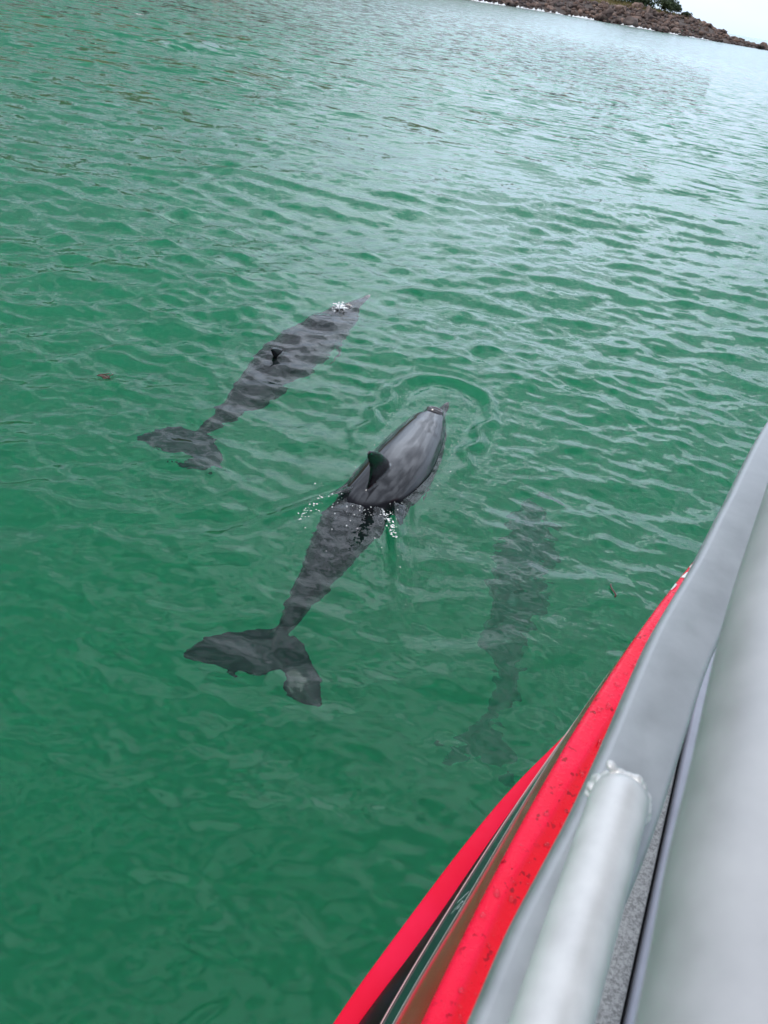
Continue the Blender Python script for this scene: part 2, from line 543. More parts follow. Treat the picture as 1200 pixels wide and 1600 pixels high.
# ------------------------------------------------------------------ boulders of the beach
mt_rock, n, l, bs = new_mat('beach_rock')
nz = noise_node(n, l, 1.3, 6, 0.65)
rp = ramp_node(n, l, nz.outputs['Fac'], [(0.28, (0.045, 0.033, 0.03)), (0.5, (0.135, 0.10, 0.085)), (0.72, (0.25, 0.20, 0.17))])
oi = n.new('ShaderNodeObjectInfo')
at = n.new('ShaderNodeAttribute'); at.attribute_name = 'tone'
sm = n.new('ShaderNodeMath'); sm.operation = 'ADD'
l.new(oi.outputs['Random'], sm.inputs[0]); l.new(at.outputs['Fac'], sm.inputs[1])
fr = n.new('ShaderNodeMath'); fr.operation = 'FRACT'; l.new(sm.outputs[0], fr.inputs[0])
tone = ramp_node(n, l, fr.outputs[0], [(0.0, (0.40, 0.36, 0.37)), (0.35, (1.1, 0.90, 0.80)), (0.7, (0.8, 0.82, 0.9)), (1.0, (1.9, 1.65, 1.5))])
mx = n.new('ShaderNodeMix'); mx.data_type = 'RGBA'; mx.blend_type = 'MULTIPLY'; mx.inputs['Factor'].default_value = 1
l.new(rp.outputs[0], mx.inputs[6]); l.new(tone.outputs[0], mx.inputs[7])
pg = n.new('ShaderNodeNewGeometry'); pz = n.new('ShaderNodeSeparateXYZ'); l.new(pg.outputs['Position'], pz.inputs[0])
wet_ = range_node(n, l, pz.outputs['Z'], 0.35, 0.9, 0.38, 1.0)                # dark tide band, kept wet by the swell
wm = n.new('ShaderNodeVectorMath'); wm.operation = 'SCALE'; l.new(mx.outputs[2], wm.inputs[0]); l.new(wet_.outputs[0], wm.inputs['Scale'])
l.new(wm.outputs[0], bs.inputs['Base Color'])
bs.inputs['Roughness'].default_value = 0.85

def boulder_mesh(seed):
    bm = bmesh.new()
    bmesh.ops.create_icosphere(bm, subdivisions=1, radius=1)
    off = Vector((seed * 3.1, seed * 1.7, seed * 0.9))
    for v in bm.verts:
        q = v.co * 0.9 + off
        v.co *= 0.86 + 0.5 * mnoise.noise(q)
    me = bpy.data.meshes.new('boulder')
    bm.to_mesh(me); bm.free()
    me.materials.append(mt_rock)
    return me
B_MESH = [boulder_mesh(s) for s in range(8)]
k_lo, k_hi = 52, 205
first_b = 0
spots = []
for _ in range(4300):
    k = rng.integers(k_lo, k_hi); v = -0.8 + 30 * rng.random() ** 1.25
    if shore[k, 0] < 70 and v > 17 + 4 * rng.random():
        continue
    s = 0.42 + 0.75 * rng.random() ** 2.2
    if rng.random() < 0.05:
        s *= 1.9
    spots.append((s, k, v))
spots.sort(reverse=True)
def boulder_tf(s, k, v):
    x, y, z = shore_pt(k, v)
    x += rng.normal() * 0.6; y += rng.normal() * 0.6
    M = Matrix.Translation((x, y, z + s * 0.22)) @ Matrix.Rotation(rng.random() * 6.28, 4, 'Z') @ Matrix.Rotation(rng.normal() * 0.35, 4, 'X')
    return M @ Matrix.Diagonal((s * (0.8 + 0.6 * rng.random()), s * (0.7 + 0.5 * rng.random()), s * (0.5 + 0.35 * rng.random()), 1))
for i, (s, k, v) in enumerate(spots[:300]):
    o = bpy.data.objects.new('boulder', B_MESH[i % 8])
    COL.objects.link(o)
    o.matrix_world = boulder_tf(s, k, v)
    tag(o, 'large brown boulder among the rocks of the far island beach', 'boulder', 'large boulders on the island beach')
Vs, Fs, Ts = [], [], []
off = 0
protoV = [np.array([v.co[:] for v in me.vertices]) for me in B_MESH]
protoF = [np.array([p.vertices[:] for p in me.polygons]) for me in B_MESH]
for i, (s, k, v) in enumerate(spots[300:]):
    M = np.array(boulder_tf(s, k, v))
    P = protoV[i % 8] @ M[:3, :3].T + M[:3, 3]
    Vs.append(P); Fs.append(protoF[i % 8] + off); off += len(P); Ts.append(np.full(len(P), rng.random()))
o = mesh_obj('beach_stones', np.vstack(Vs), np.vstack(Fs), mt_rock, None, False, 'stuff')
tag(o, 'brown stones packed over the sloping beach of the far island', 'stones')
a_ = o.data.attributes.new('tone', 'FLOAT', 'POINT'); a_.data.foreach_set('value', np.concatenate(Ts).astype(np.float32))

# ------------------------------------------------------------------ surf along the waterline
mt_foam, n, l, bs = new_mat('white_foam')
bs.inputs['Base Color'].default_value = (0.82, 0.85, 0.86, 1)
bs.inputs['Roughness'].default_value = 0.6
Vs, Fs = [], []
for i in range(650):
    k = rng.integers(52, 215)
    if mnoise.noise(Vector((k * 0.11, 0, 4.2))) < -0.12:
        continue
    x, y, z = shore_pt(k, -1.4 + rng.normal() * 0.9)
    w = 0.4 + 1.1 * rng.random() ** 2; h = 0.06 + 0.45 * rng.random() ** 3
    b = len(Vs)
    m_ = 8
    t = tang[k]; q = inland[k]
    for j in range(m_):
        a = 2 * math.pi * j / m_
        ra = 0.8 + 0.35 * rng.random()
        Vs.append((x + t[0] * math.cos(a) * w * ra + q[0] * math.sin(a) * 0.4, y + t[1] * math.cos(a) * w * ra + q[1] * math.sin(a) * 0.4, -0.03))
    Vs.append((x, y, h))
    for j in range(m_):
        Fs.append((b + j, b + (j + 1) % m_, b + m_))
o = mesh_obj('surf', Vs, Fs, mt_foam, None, True, 'stuff')
tag(o, 'thin white line of surf breaking against the island boulders', 'surf')

# ------------------------------------------------------------------ dry grass and shrubs on the island
def leaf_cloud(center, rad, count, size, seed, flat=0.8):
    g = np.random.default_rng(seed)
    lobes = [(np.zeros(3), 1.0)] + [(g.normal(size=3) * np.array([0.55, 0.55, 0.25]), 0.45 + 0.3 * g.random()) for _ in range(7)]
    V = np.zeros((count * 4, 3))
    for i in range(count):
        c, s = lobes[g.integers(len(lobes))]
        d = g.normal(size=3); d /= np.linalg.norm(d)
        if d[2] < -0.3: d[2] *= -0.6
        p = (c + d * s * (0.75 + 0.3 * g.random())) * np.array([rad, rad, rad * flat]) + center
        a = g.normal(size=3); a /= np.linalg.norm(a)
        b = np.cross(a, d + 0.3 * g.normal(size=3)); b /= (np.linalg.norm(b) + 1e-6)
        w = size * (0.6 + 0.8 * g.random())
        V[i * 4:i * 4 + 4] = [p - a * w, p + b * w * 0.6, p + a * w, p - b * w * 0.6]
    return V, np.arange(count * 4).reshape(-1, 4)
mt_shrub, n, l, bs = new_mat('shrub_leaf')
nz = noise_node(n, l, 0.7, 5, 0.6)
rp = ramp_node(n, l, nz.outputs['Fac'], [(0.3, (0.018, 0.035, 0.012)), (0.55, (0.04, 0.065, 0.022)), (0.75, (0.07, 0.09, 0.035))])
l.new(rp.outputs[0], bs.inputs['Base Color']); bs.inputs['Roughness'].default_value = 0.7
mt_stem, n, l, bs = new_mat('shrub_stem')
bs.inputs['Base Color'].default_value = (0.06, 0.045, 0.03, 1); bs.inputs['Roughness'].default_value = 0.9
def near_shore(x):
    return int(np.argmin(np.abs(shore[:200, 0] - x)))
def shrub(px, py, pz, rad, count, seed, label, lift=0.3):
    root = empty('shrub', (px, py, pz))
    tag(root, label, 'shrub', 'dark shrubs above the island beach')
    Vc, Fc_ = leaf_cloud(np.array([0, 0, rad * lift]), rad, count, 0.09 + rad * 0.055, seed)
    mesh_obj('foliage', Vc, Fc_, mt_shrub, root, False)
    sweep('stem', [(0, 0, -0.3), (0.05 * rad, 0, rad * 0.25), (0.1 * rad, 0.05, rad * 0.5)], circle(0.05 + 0.05 * rad, 8), mt_stem, root, Vector((0, 1, 0)))
shrub(47.6, 283, 4.7, 4.6, 2600, 1, 'larger dark green shrub on the left of the two big ones on the island')
shrub(56.0, 284, 4.8, 4.0, 2300, 2, 'big dark shrub at the right end of the island greenery beside open sky')
shrub(62.7, 282, 4.7, 0.95, 500, 4, 'small round lone shrub on the island skyline right of the big shrubs', 0.5)

mt_grass, n, l, bs = new_mat('dry_grass')
nz = noise_node(n, l, 0.5, 4, 0.6)
rp = ramp_node(n, l, nz.outputs['Fac'], [(0.3, (0.10, 0.105, 0.032)), (0.5, (0.19, 0.155, 0.055)), (0.7, (0.28, 0.21, 0.09))])
l.new(rp.outputs[0], bs.inputs['Base Color']); bs.inputs['Roughness'].default_value = 0.9
Vs = []
for i in range(9000):
    k = rng.integers(100, 190); v = 17 + 17 * rng.random()
    if shore[k, 0] > 72 or mnoise.noise(Vector((k * 0.2, v * 0.3, 0))) < -0.25:
        continue
    x, y, z = shore_pt(k, v)
    x += rng.normal() * 0.8; y += rng.normal() * 0.8
    h = 0.35 + 0.5 * rng.random(); a = rng.random() * 6.28; w = 0.12
    Vs += [(x - w * math.cos(a), y - w * math.sin(a), z - 0.1), (x + w * math.cos(a), y + w * math.sin(a), z - 0.1), (x + rng.normal() * 0.2, y + rng.normal() * 0.2, z + h)]
o = mesh_obj('dry_grass', np.array(Vs), np.arange(len(Vs)).reshape(-1, 3), mt_grass, None, False, 'stuff')
tag(o, 'dry yellow green grass bank between the beach stones and the shrubs', 'grass')
mt_post, n, l, bs = new_mat('weathered_wood')
bs.inputs['Base Color'].default_value = (0.06, 0.05, 0.045, 1); bs.inputs['Roughness'].default_value = 0.9
px, py, pz = shore_pt(near_shore(63.5), 26)
post = empty('post', (px, py, pz))
tag(post, 'thin dark leaning post standing on the crest of the boulder beach', 'post')
sweep('shaft', [(0, 0, -0.4), (0.1, 0, 0.6), (0.22, 0, 1.25)], circle(0.09, 8), mt_post, post, Vector((0, 1, 0)))
sweep('cap', [(0.2, 0, 1.25), (0.215, 0, 1.33)], circle(0.12, 8), mt_post, post, Vector((0, 1, 0)))

# ================================================================== BOAT
boat = empty('boat', (0.6, 1.2, 0))
tag(boat, 'red hulled boat with wet red gunwale and grey aluminium rail beside the dolphins', 'boat')
BO = Vector((0.6, 1.2, 0))
def part(o):
    """parts are modelled in world space; hang them under the boat"""
    o.parent = boat
    o.data.transform(Matrix.Translation(-BO))
    return o

def x4(y):     # outer edge of the gunwale in plan
    y = np.asarray(y, float)
    return 0.084 * y * y + 0.3365 * y - 0.0056
def off3(y): return np.interp(y, [-2, .65, .92, 1.2, 1.9, 2.4, 5], [.062, .062, .046, .046, .058, .08, .1])
def off2(y): return np.interp(y, [-2, .68, 1.0, 1.5, 1.9, 2.4, 5], [.09, .087, .074, .061, .061, .083, .1])
def off1(y): return np.interp(y, [-2, .8, .95, 1.2, 1.45, 1.75, 2.2, 5], [.19, .174, .140, .123, .113, .115, .11, .11])
def off0(y): return np.interp(y, [-2, .8, 1.05, 1.33, 1.54, 1.63, 1.76, 1.9, 5], [.24, .222, .198, .18, .163, .15, .124, .112, .11])
def smooth1(f):
    def g(y):
        y = np.asarray(y, float)
        return sum(f(y + d) for d in np.linspace(-0.12, 0.12, 9)) / 9
    return g
off0, off1, off2, off3 = map(smooth1, (off0, off1, off2, off3))

ys = np.r_[np.linspace(-1.6, 0.3, 16)[:-1], np.linspace(0.3, 2.2, 90)[:-1], np.linspace(2.2, 3.6, 16)]
def strip(name, rows, mat, thick_close=None):
    """rows: list of (N,3) arrays, lofted into one sheet"""
    A = np.stack(rows, 0)
    k, N, _ = A.shape
    ii = np.arange(k * N).reshape(k, N)
    Fq = np.stack([ii[:-1, :-1], ii[1:, :-1], ii[1:, 1:], ii[:-1, 1:]], -1).reshape(-1, 4)
    o = mesh_obj(name, A.reshape(-1, 3), Fq, mat, None, True)
    return part(o)
def row(dx, z, y=None):
    y = ys if y is None else y
    return np.stack([x4(y) - dx, y, np.full_like(y, z) if np.isscalar(z) else z], 1)

# red gloss paint with dried wet film
def red_paint(name, wet=True):
    mt, n, l, bs = new_mat(name)
    nz = noise_node(n, l, 26, 5, 0.6, 'Object')
    nz2 = noise_node(n, l, 5, 3, 0.5, 'Object')
    rp = ramp_node(n, l, nz2.outputs['Fac'], [(0.3, (0.84, 0.004, 0.034)), (0.7, (0.90, 0.010, 0.058))])
    if wet:
        nw = noise_node(n, l, 62, 3, 0.5); nm_ = noise_node(n, l, 9, 2, 0.5)
        a1 = range_node(n, l, nw.outputs['Fac'], 0.60, 0.635, 0, 1); a2 = range_node(n, l, nm_.outputs['Fac'], 0.46, 0.6, 0, 1)
        mm_ = n.new('ShaderNodeMath'); mm_.operation = 'MULTIPLY'; l.new(a1.outputs[0], mm_.inputs[0]); l.new(a2.outputs[0], mm_.inputs[1])
        mw = n.new('ShaderNodeMix'); mw.data_type = 'RGBA'; mw.inputs[7].default_value = (0.36, 0.0, 0.008, 1)
        l.new(mm_.outputs[0], mw.inputs['Factor']); wa = n.new('ShaderNodeAttribute'); wa.attribute_name = 'wet'; wx = n.new('ShaderNodeMix'); wx.data_type = 'RGBA'; wx.inputs[7].default_value = (0.78, 0.0, 0.012, 1); l.new(wa.outputs['Fac'], wx.inputs['Factor']); l.new(rp.outputs[0], wx.inputs[6]); l.new(wx.outputs[2], mw.inputs[6]); l.new(mw.outputs[2], bs.inputs['Base Color'])
    else:
        l.new(rp.outputs[0], bs.inputs['Base Color'])
    rr = range_node(n, l, nz.outputs['Fac'], 0.38, 0.62, 0.16 if wet else 0.4, 0.42 if wet else 0.6)
    l.new(rr.outputs[0], bs.inputs['Roughness'])
    bs.inputs['Specular IOR Level'].default_value = 0.3 if wet else 0.15
    if wet:
        nz3 = noise_node(n, l, 70, 3, 0.6, 'Object')
        r3 = range_node(n, l, nz3.outputs['Fac'], 0.52, 0.58, 0, 1)
        bump_node(n, l, r3.outputs[0], 0.25, 0.002, bs)
    return mt
m_red = red_paint('red_gunwale_paint')
m_red2 = red_paint('red_strake_paint', False)
mt, n, l, bs = new_mat('red_hull_gloss'); m_side = mt
bs.inputs['Base Color'].default_value = (0.42, 0.006, 0.010, 1)
bs.inputs['Roughness'].default_value = 0.12
bs.inputs['Coat Weight'].default_value = 0.15; bs.inputs['Specular IOR Level'].default_value = 0.35
mt, n, l, bs = new_mat('navy_hull_paint'); m_navy = mt
nz = noise_node(n, l, 9, 4, 0.6)
rp = ramp_node(n, l, nz.outputs['Fac'], [(0.4, (0.004, 0.004, 0.007)), (0.7, (0.012, 0.013, 0.03))])
l.new(rp.outputs[0], bs.inputs['Base Color']); bs.inputs['Roughness'].default_value = 0.5; bs.inputs['Specular IOR Level'].default_value = 0.12
mt, n, l, bs = new_mat('dark_band_vinyl'); m_band = mt
bs.inputs['Base Color'].default_value = (0.02, 0.035, 0.04, 1); bs.inputs['Roughness'].default_value = 0.1
mt, n, l, bs = new_mat('white_vinyl'); m_white = mt
bs.inputs['Base Color'].default_value = (0.78, 0.78, 0.78, 1); bs.inputs['Roughness'].default_value = 0.4
mt, n, l, bs = new_mat('pink_pinstripe'); m_pink = mt
bs.inputs['Base Color'].default_value = (0.72, 0.42, 0.42, 1); bs.inputs['Roughness'].default_value = 0.35

# rubbing strake low on the hull
strip('rubbing_strake', [row(off1(ys) - 0.015, 0.36), row(off1(ys) + 0.0, 0.40), row(off0(ys) - 0.006, 0.43), row(off0(ys), 0.455), row(off0(ys), 0.488), row(off0(ys) - 0.006, 0.4985), row(off0(ys) - 0.014, 0.5015), row(off1(ys) + 0.004, 0.503), row(off1(ys) - 0.004, 0.502)], m_red2)
# lower hull under the strake, into the water
strip('lower_hull', [row(off1(ys) - 0.30, -0.55), row(off1(ys) - 0.08, -0.1), row(off1(ys) - 0.02, 0.2), row(off1(ys) - 0.016, 0.365)], m_navy)
# hull side, from strake to gunwale: black panel, pinstripe, dark band, pinstripe, red gloss
strip('black_panel', [row(off1(ys) - 0.004, 0.499), row(off1(ys) * 0.55 + off2(ys) * 0.45, 0.66), row(off2(ys) + 0.001, 0.812)], m_navy)
strip('pinstripe', [row(off2(ys) + 0.0015, 0.812), row(off2(ys) + 0.004, 0.816), row(off2(ys) + 0.003, 0.826), row(off2(ys), 0.828)], m_pink)
strip('dark_band', [row(off2(ys) - 0.0005, 0.826), row(off2(ys) * .5 + off3(ys) * .5, 0.86), row(off3(ys) + 0.001, 0.896)], m_band)
strip('pinstripe', [row(off3(ys) + 0.001, 0.895), row(off3(ys) + 0.0018, 0.898), row(off3(ys) + 0.0012, 0.903), row(off3(ys), 0.906)], m_white)
strip('hull_side', [row(off3(ys) - 0.0005, 0.904), row(off3(ys) * 0.72, 1.0), row(off3(ys) * 0.36, 1.1), row(off3(ys) * 0.10, 1.165), row(-0.001, 1.186)], m_side)
# gunwale: rounded lip, slightly crowned top with a low ridge, inner return
rid = np.interp(ys, [-2, .654, .802, .935, 1.08, 1.223, 1.5, 5], [.035, .034, .033, .045, .048, .055, .07, .08])
gun = strip('gunwale', [row(-0.0005, 1.184), row(0.003, 1.192), row(0.0025, 1.201), row(-0.004, 1.2085), row(-0.012, 1.211),
                  row(-rid + 0.004, 1.2125), row(-rid, 1.212), row(-rid - 0.008, 1.2072), row(-rid - 0.05, 1.2074), row(-0.165, 1.206), row(-0.175, 1.200), row(-0.177, 1.170)], m_red)
q_ = gun.data.attributes.new('wet', 'FLOAT', 'POINT')
q_.data.foreach_set('value', np.repeat(np.array([0, 0, 0, 0, 0, 0, 0.25, 0.9, 1, 1, 1, 1], np.float32), len(ys)))      # the inboard half holds a film of water

# water drops on the red top
mt, n, l, bs = new_mat('water_drop')
bs.inputs['Base Color'].default_value = (1, 1, 1, 1); bs.inputs['Transmission Weight'].default_value = 1
bs.inputs['Roughness'].default_value = 0.02; bs.inputs['IOR'].default_value = 1.333
Vs, Fs = [], []
def drop(x, y, z, r, h, seed):
    g = random.Random(seed)
    b = len(Vs); m_ = 12
    rad = [r * (0.7 + 0.6 * g.random()) for _ in range(m_)]
    st = 1 + g.random() * 0.9; a0 = g.random() * 6.28
    for ring, (f, hh) in enumerate(((1.0, -0.0015), (0.93, 0.45), (0.55, 0.92))):
        for j in range(m_):
            a = 2 * math.pi * j / m_
            rr = (rad[j] + rad[j - 1]) * 0.5 * f
            ex, ey = rr * math.cos(a) * st, rr * math.sin(a)
            Vs.append((x + ex * math.cos(a0) - ey * math.sin(a0), y + ex * math.sin(a0) + ey * math.cos(a0), z + (h * hh if ring else hh)))
    Vs.append((x, y, z + h))
    for ring in range(2):
        for j in range(m_):
            p = b + ring * m_ + j; q = b + ring * m_ + (j + 1) % m_
            Fs.append((p, q, q + m_, p + m_))
    for j in range(m_):
        Fs.append((b + 2 * m_ + j, b + 2 * m_ + (j + 1) % m_, b + 3 * m_))
for i in range(330):
    y = 0.4 + 1.5 * rng.random()
    dx = 0.012 + 0.14 * rng.random() ** 0.8
    r = 0.0014 + 0.0048 * rng.random() ** 2.2
    rl = float(np.interp(y, ys, rid))
    z = 1.2122 if dx < rl else 1.2078
    drop(float(x4(y)) + dx, y, z, r, 0.0016 + r * 0.35, i)
o = mesh_obj('water_drops', Vs, Fs, mt, None, True, 'stuff')
part(o); o['label'] = 'water drops beaded on the red gunwale'
fix_normals(o)

# lettering: worn white letter ends on the gunwale edge far forward, and strokes on the dark band
def flat_quad(name, pts, mat):
    P = [Vector(p) for p in pts]
    nrm = (P[1] - P[0]).cross(P[2] - P[0]).normalized()
    if nrm.z < 0:
        P.reverse(); nrm = -nrm
    k = len(P)
    V = [p + nrm * 0.0016 for p in P] + [p - nrm * 0.001 for p in P]
    Fq = [tuple(range(k)), tuple(range(2 * k - 1, k - 1, -1))] + [(i, i + k, (i + 1) % k + k, (i + 1) % k) for i in range(k)]
    return part(mesh_obj(name, V, Fq, mat, None, False))
def gw(y, dx, z=1.2135): return (float(x4(y)) + dx, y, z)
flat_quad('lettering', [gw(1.738, .0005, 1.2085), gw(1.772, .0005, 1.2088), gw(1.764, .0045), gw(1.752, .005)], m_white)
flat_quad('lettering', [gw(1.806, .001, 1.2095), gw(1.834, .006, 1.2105), gw(1.822, .024), gw(1.806, .020), gw(1.800, .010)], m_white)
flat_quad('lettering', [gw(1.862, .0015, 1.2095), gw(1.884, .003, 1.2100), gw(1.874, .011), gw(1.866, .009)], m_white)
def band_pt(y, u):        # u 0..1 up the dark band, a hair proud of it
    o2, o3 = float(off2(y)), float(off3(y))
    return (float(x4(y)) - (o2 + (o3 - o2) * u) - 0.0015, y, 0.826 + 0.07 * u)
def stroke(pts, w):
    V, Fq = [], []
    for (y, u) in pts:
        V += [band_pt(y - w, u), band_pt(y + w, u)]
    for i in range(len(pts) - 1):
        Fq.append((2 * i, 2 * i + 1, 2 * i + 3, 2 * i + 2))
    return part(mesh_obj('lettering', V, Fq, m_white, None, False))
stroke([(0.905, 0.70), (0.909, 0.82), (0.918, 0.86), (0.922, 0.78), (0.910, 0.55), (0.903, 0.45)], 0.0016)
stroke([(0.902, 0.46), (0.926, 0.48)], 0.0018)
stroke([(0.932, 0.40), (0.944, 0.85)], 0.0016)

# non-skid side deck inboard of the gunwale, the black joint and the grey inner coaming
mt, n, l, bs = new_mat('speckled_nonskid')
nz = noise_node(n, l, 190, 4, 0.7)
rp = ramp_node(n, l, nz.outputs['Fac'], [(0.40, (0.20, 0.20, 0.195)), (0.50, (0.32, 0.32, 0.315)), (0.60, (0.42, 0.42, 0.41))])
l.new(rp.outputs[0], bs.inputs['Base Color']); bs.inputs['Roughness'].default_value = 0.8
bump_node(n, l, nz.outputs['Fac'], 0.6, 0.004, bs)
def seam_x(y): return 0.519 + (y - 0.588) * (0.724 - 0.519) / (1.12 - 0.588)
sx = seam_x(ys)
inner = x4(ys) + 0.176
sx = np.maximum(sx, inner + 0.02)
def prow(xa, z): return np.stack([xa, ys, np.full_like(ys, z)], 1)
strip('side_deck', [prow(inner, 1.172), prow(inner + 0.004, 1.196), prow(sx - 0.006, 1.198), prow(sx - 0.003, 1.194), prow(sx - 0.002, 1.15)], mt)
mt, n, l, bs = new_mat('black_rubber')
bs.inputs['Base Color'].default_value = (0.006, 0.006, 0.008, 1); bs.inputs['Roughness'].default_value = 0.6
strip('deck_joint', [prow(sx - 0.004, 1.17), prow(sx + 0.009, 1.17)], mt)
mt, n, l, bs = new_mat('blue_grey_coaming')
nz = noise_node(n, l, 14, 3, 0.5)
rp = ramp_node(n, l, nz.outputs['Fac'], [(0.3, (0.30, 0.32, 0.38)), (0.7, (0.36, 0.385, 0.45))])
l.new(rp.outputs[0], bs.inputs['Base Color']); bs.inputs['Roughness'].default_value = 0.35
strip('coaming', [prow(sx + 0.006, 1.15), prow(sx + 0.007, 1.198), prow(sx + 0.011, 1.203), prow(sx + 0.25, 1.21), prow(sx + 0.27, 1.20), prow(sx + 0.275, 0.7), prow(sx + 0.9, 0.68)], mt)

# aluminium railing
def alu(name, base, r0_, r1_, streak=(3, 3, 3), metal=1.0, sc=6):
    mt, n, l, bs = new_mat(name)
    nz = noise_node(n, l, sc, 5, 0.6, 'Object', streak)
    rp = ramp_node(n, l, nz.outputs['Fac'], [(0.3, tuple(c * 0.82 for c in base)), (0.7, base)])
    l.new(rp.outputs[0], bs.inputs['Base Color'])
    rr = range_node(n, l, nz.outputs['Fac'], 0.3, 0.7, r0_, r1_)
    l.new(rr.outputs[0], bs.inputs['Roughness'])
    bs.inputs['Metallic'].default_value = metal
    return mt
m_alu = alu('aluminium', (0.46, 0.48, 0.495), 0.45, 0.60, metal=0.6)
m_alu2 = alu('aluminium_tube', (0.52, 0.515, 0.515), 0.45, 0.62, metal=0.45, sc=4)
m_alu3 = alu('polished_tube', (0.76, 0.755, 0.75), 0.36, 0.58, metal=0.3)

def round_rect(w, h, r, k=6, crown=0.0):
    P = []
    for cx, cy_, a0 in ((w / 2 - r, h / 2 - r, 0), (-w / 2 + r, h / 2 - r, 90), (-w / 2 + r, -h / 2 + r, 180), (w / 2 - r, -h / 2 + r, 270)):
        for i in range(k + 1):
            a = R(a0 + 90 * i / k)
            x, y = cx + r * math.cos(a), cy_ + r * math.sin(a)
            P.append((x, y + (crown * (1 - (x / (w / 2)) ** 2) if y > 0 else 0)))
    return P
RAIL_OUT = np.array([(0.030, 0.07), (0.093, 0.193), (0.155, 0.316), (0.207, 0.424), (0.280, 0.565), (0.335, 0.678), (0.438, 0.898), (0.553, 1.117), (0.672, 1.356), (0.871, 1.731), (1.10, 2.13), (1.36, 2.55)])
RAIL_OUT = np.vstack([[(-0.6, -1.15), (-0.25, -0.48)], RAIL_OUT])
rp_ = catmull(np.c_[RAIL_OUT, np.full(len(RAIL_OUT), 1.75)], 90)
tg = np.gradient(rp_, axis=0); tg /= np.linalg.norm(tg, axis=1)[:, None]
perp = np.stack([tg[:, 1], -tg[:, 0], np.zeros(len(tg))], 1)
railc = rp_ + perp * np.interp(rp_[:, 1], [-0.5, 0.316, 0.424, 0.565, 0.678, 0.898, 1.0, 1.117, 1.356, 1.73], [.046, .046, .042, .043, .042, .040, .041, .043, .045, .036])[:, None]; railc[:, 2] = 1.722
part(sweep('rail', railc, round_rect(0.090, 0.046, 0.0105, 6, 0.004), m_alu, None, Vector((0.10, -0.05, 1)).normalized()))
TB = np.array([(-0.35, -1.1), (0.08, -0.08), (0.205, 0.219), (0.255, 0.350), (0.297, 0.451), (0.375, 0.643), (0.486, 0.886), (0.62, 1.17), (0.86, 1.66)])
tb = catmull(np.c_[TB, np.full(len(TB), 2.0)], 70)
tg = np.gradient(tb, axis=0); tg /= np.linalg.norm(tg, axis=1)[:, None]
tb = tb + np.stack([tg[:, 1], -tg[:, 0], np.zeros(len(tg))], 1) * 0.066
part(sweep('grab_tube', tb, circle(0.066, 40), m_alu2))
# brace tube lying on the rail, its end welded down
S0, S1 = Vector((0.324, 0.567, 1.775)), Vector((0.215, 0.299, 1.790))
sd = (S1 - S0)
spath = [S0 + sd * t for t in np.r_[-0.06, -0.045, -0.02, 0.02, np.linspace(0.1, 1.9, 24)]]
sscale = [0.45, 0.75, 0.93, 1.0] + [1.0 + 0.002 * k for k in range(24)]
brace = part(sweep('brace', spath, circle(0.0325, 36), m_alu3, None, scale=sscale))
Vs, Fs = [], []
g = random.Random(5)
sdn = sd.normalized(); side = sdn.cross(Vector((0, 0, 1))).normalized(); upv = side.cross(sdn)
def lump(c, r, seed):
    bm = bmesh.new(); bmesh.ops.create_icosphere(bm, subdivisions=2, radius=1)
    b = len(Vs)
    for v in bm.verts:
        q = v.co * (1 + 0.35 * mnoise.noise(v.co * 1.5 + Vector((seed, 0, 0))))
        Vs.append(c + Vector((q.x * r, q.y * r, q.z * r * 0.7)))
    for f_ in bm.faces:
        Fs.append(tuple(b + v.index for v in f_.verts))
    bm.free()
for i in range(34):
    a = -0.25 * math.pi + 1.5 * math.pi * i / 33
    c = S0 + sdn * (0.006 * math.sin(i * 2.1) - 0.012 * abs(math.sin(a))) + side * 0.0315 * math.cos(a) + upv * (0.025 * math.sin(a) - 0.008)
    lump(c, 0.0066 + 0.0014 * g.random(), i)
for i in range(6):
    lump(S0 - sdn * (0.014 + 0.004 * g.random()) + side * (0.024 * (g.random() - 0.5) * 2) + upv * (0.016 + 0.008 * g.random()), 0.0065 + 0.002 * g.random(), 40 + i)
wb = part(mesh_obj('weld_bead', Vs, Fs, m_alu3, None, True))
md = wb.modifiers.new('fuse', 'REMESH'); md.mode = 'VOXEL'; md.voxel_size = 0.0022; md.use_smooth_shade = True
md = wb.modifiers.new('soften', 'SMOOTH'); md.factor = 0.5; md.iterations = 5
# stanchions that carry the rails (aft of the picture)
for (ax, ay, bx, by) in ((-0.10, -0.30, -0.02, -0.33), (-0.45, -1.0, -0.30, -1.0)):
    part(sweep('stanchion', [(ax, ay, 1.20), (ax, ay, 1.5), (ax + 0.01, ay, 1.71)], circle(0.02, 16), m_alu3, None, Vector((0, 1, 0))))

# ================================================================== DOLPHINS
mt_skin, n, l, bs = new_mat('dolphin_skin')
nz = noise_node(n, l, 3.2, 5, 0.6)
nzs = noise_node(n, l, 16, 5, 0.65, 'Object', (1, 0.35, 1))
rp = ramp_node(n, l, nz.outputs['Fac'], [(0.3, (0.006, 0.0065, 0.009)), (0.55, (0.009, 0.0095, 0.0125)), (0.75, (0.015, 0.0155, 0.019))])
at = n.new('ShaderNodeAttribute'); at.attribute_name = 'pale'
mx = n.new('ShaderNodeMix'); mx.data_type = 'RGBA'
mx.inputs[7].default_value = (0.42, 0.36, 0.37, 1)
l.new(at.outputs['Fac'], mx.inputs['Factor']); l.new(rp.outputs[0], mx.inputs[6])
r2 = range_node(n, l, nzs.outputs['Fac'], 0.66, 0.78, 0, 0.18)
mx2 = n.new('ShaderNodeMix'); mx2.data_type = 'RGBA'; mx2.inputs[7].default_value = (0.085, 0.083, 0.095, 1)
l.new(r2.outputs[0], mx2.inputs['Factor']); l.new(mx.outputs[2], mx2.inputs[6])
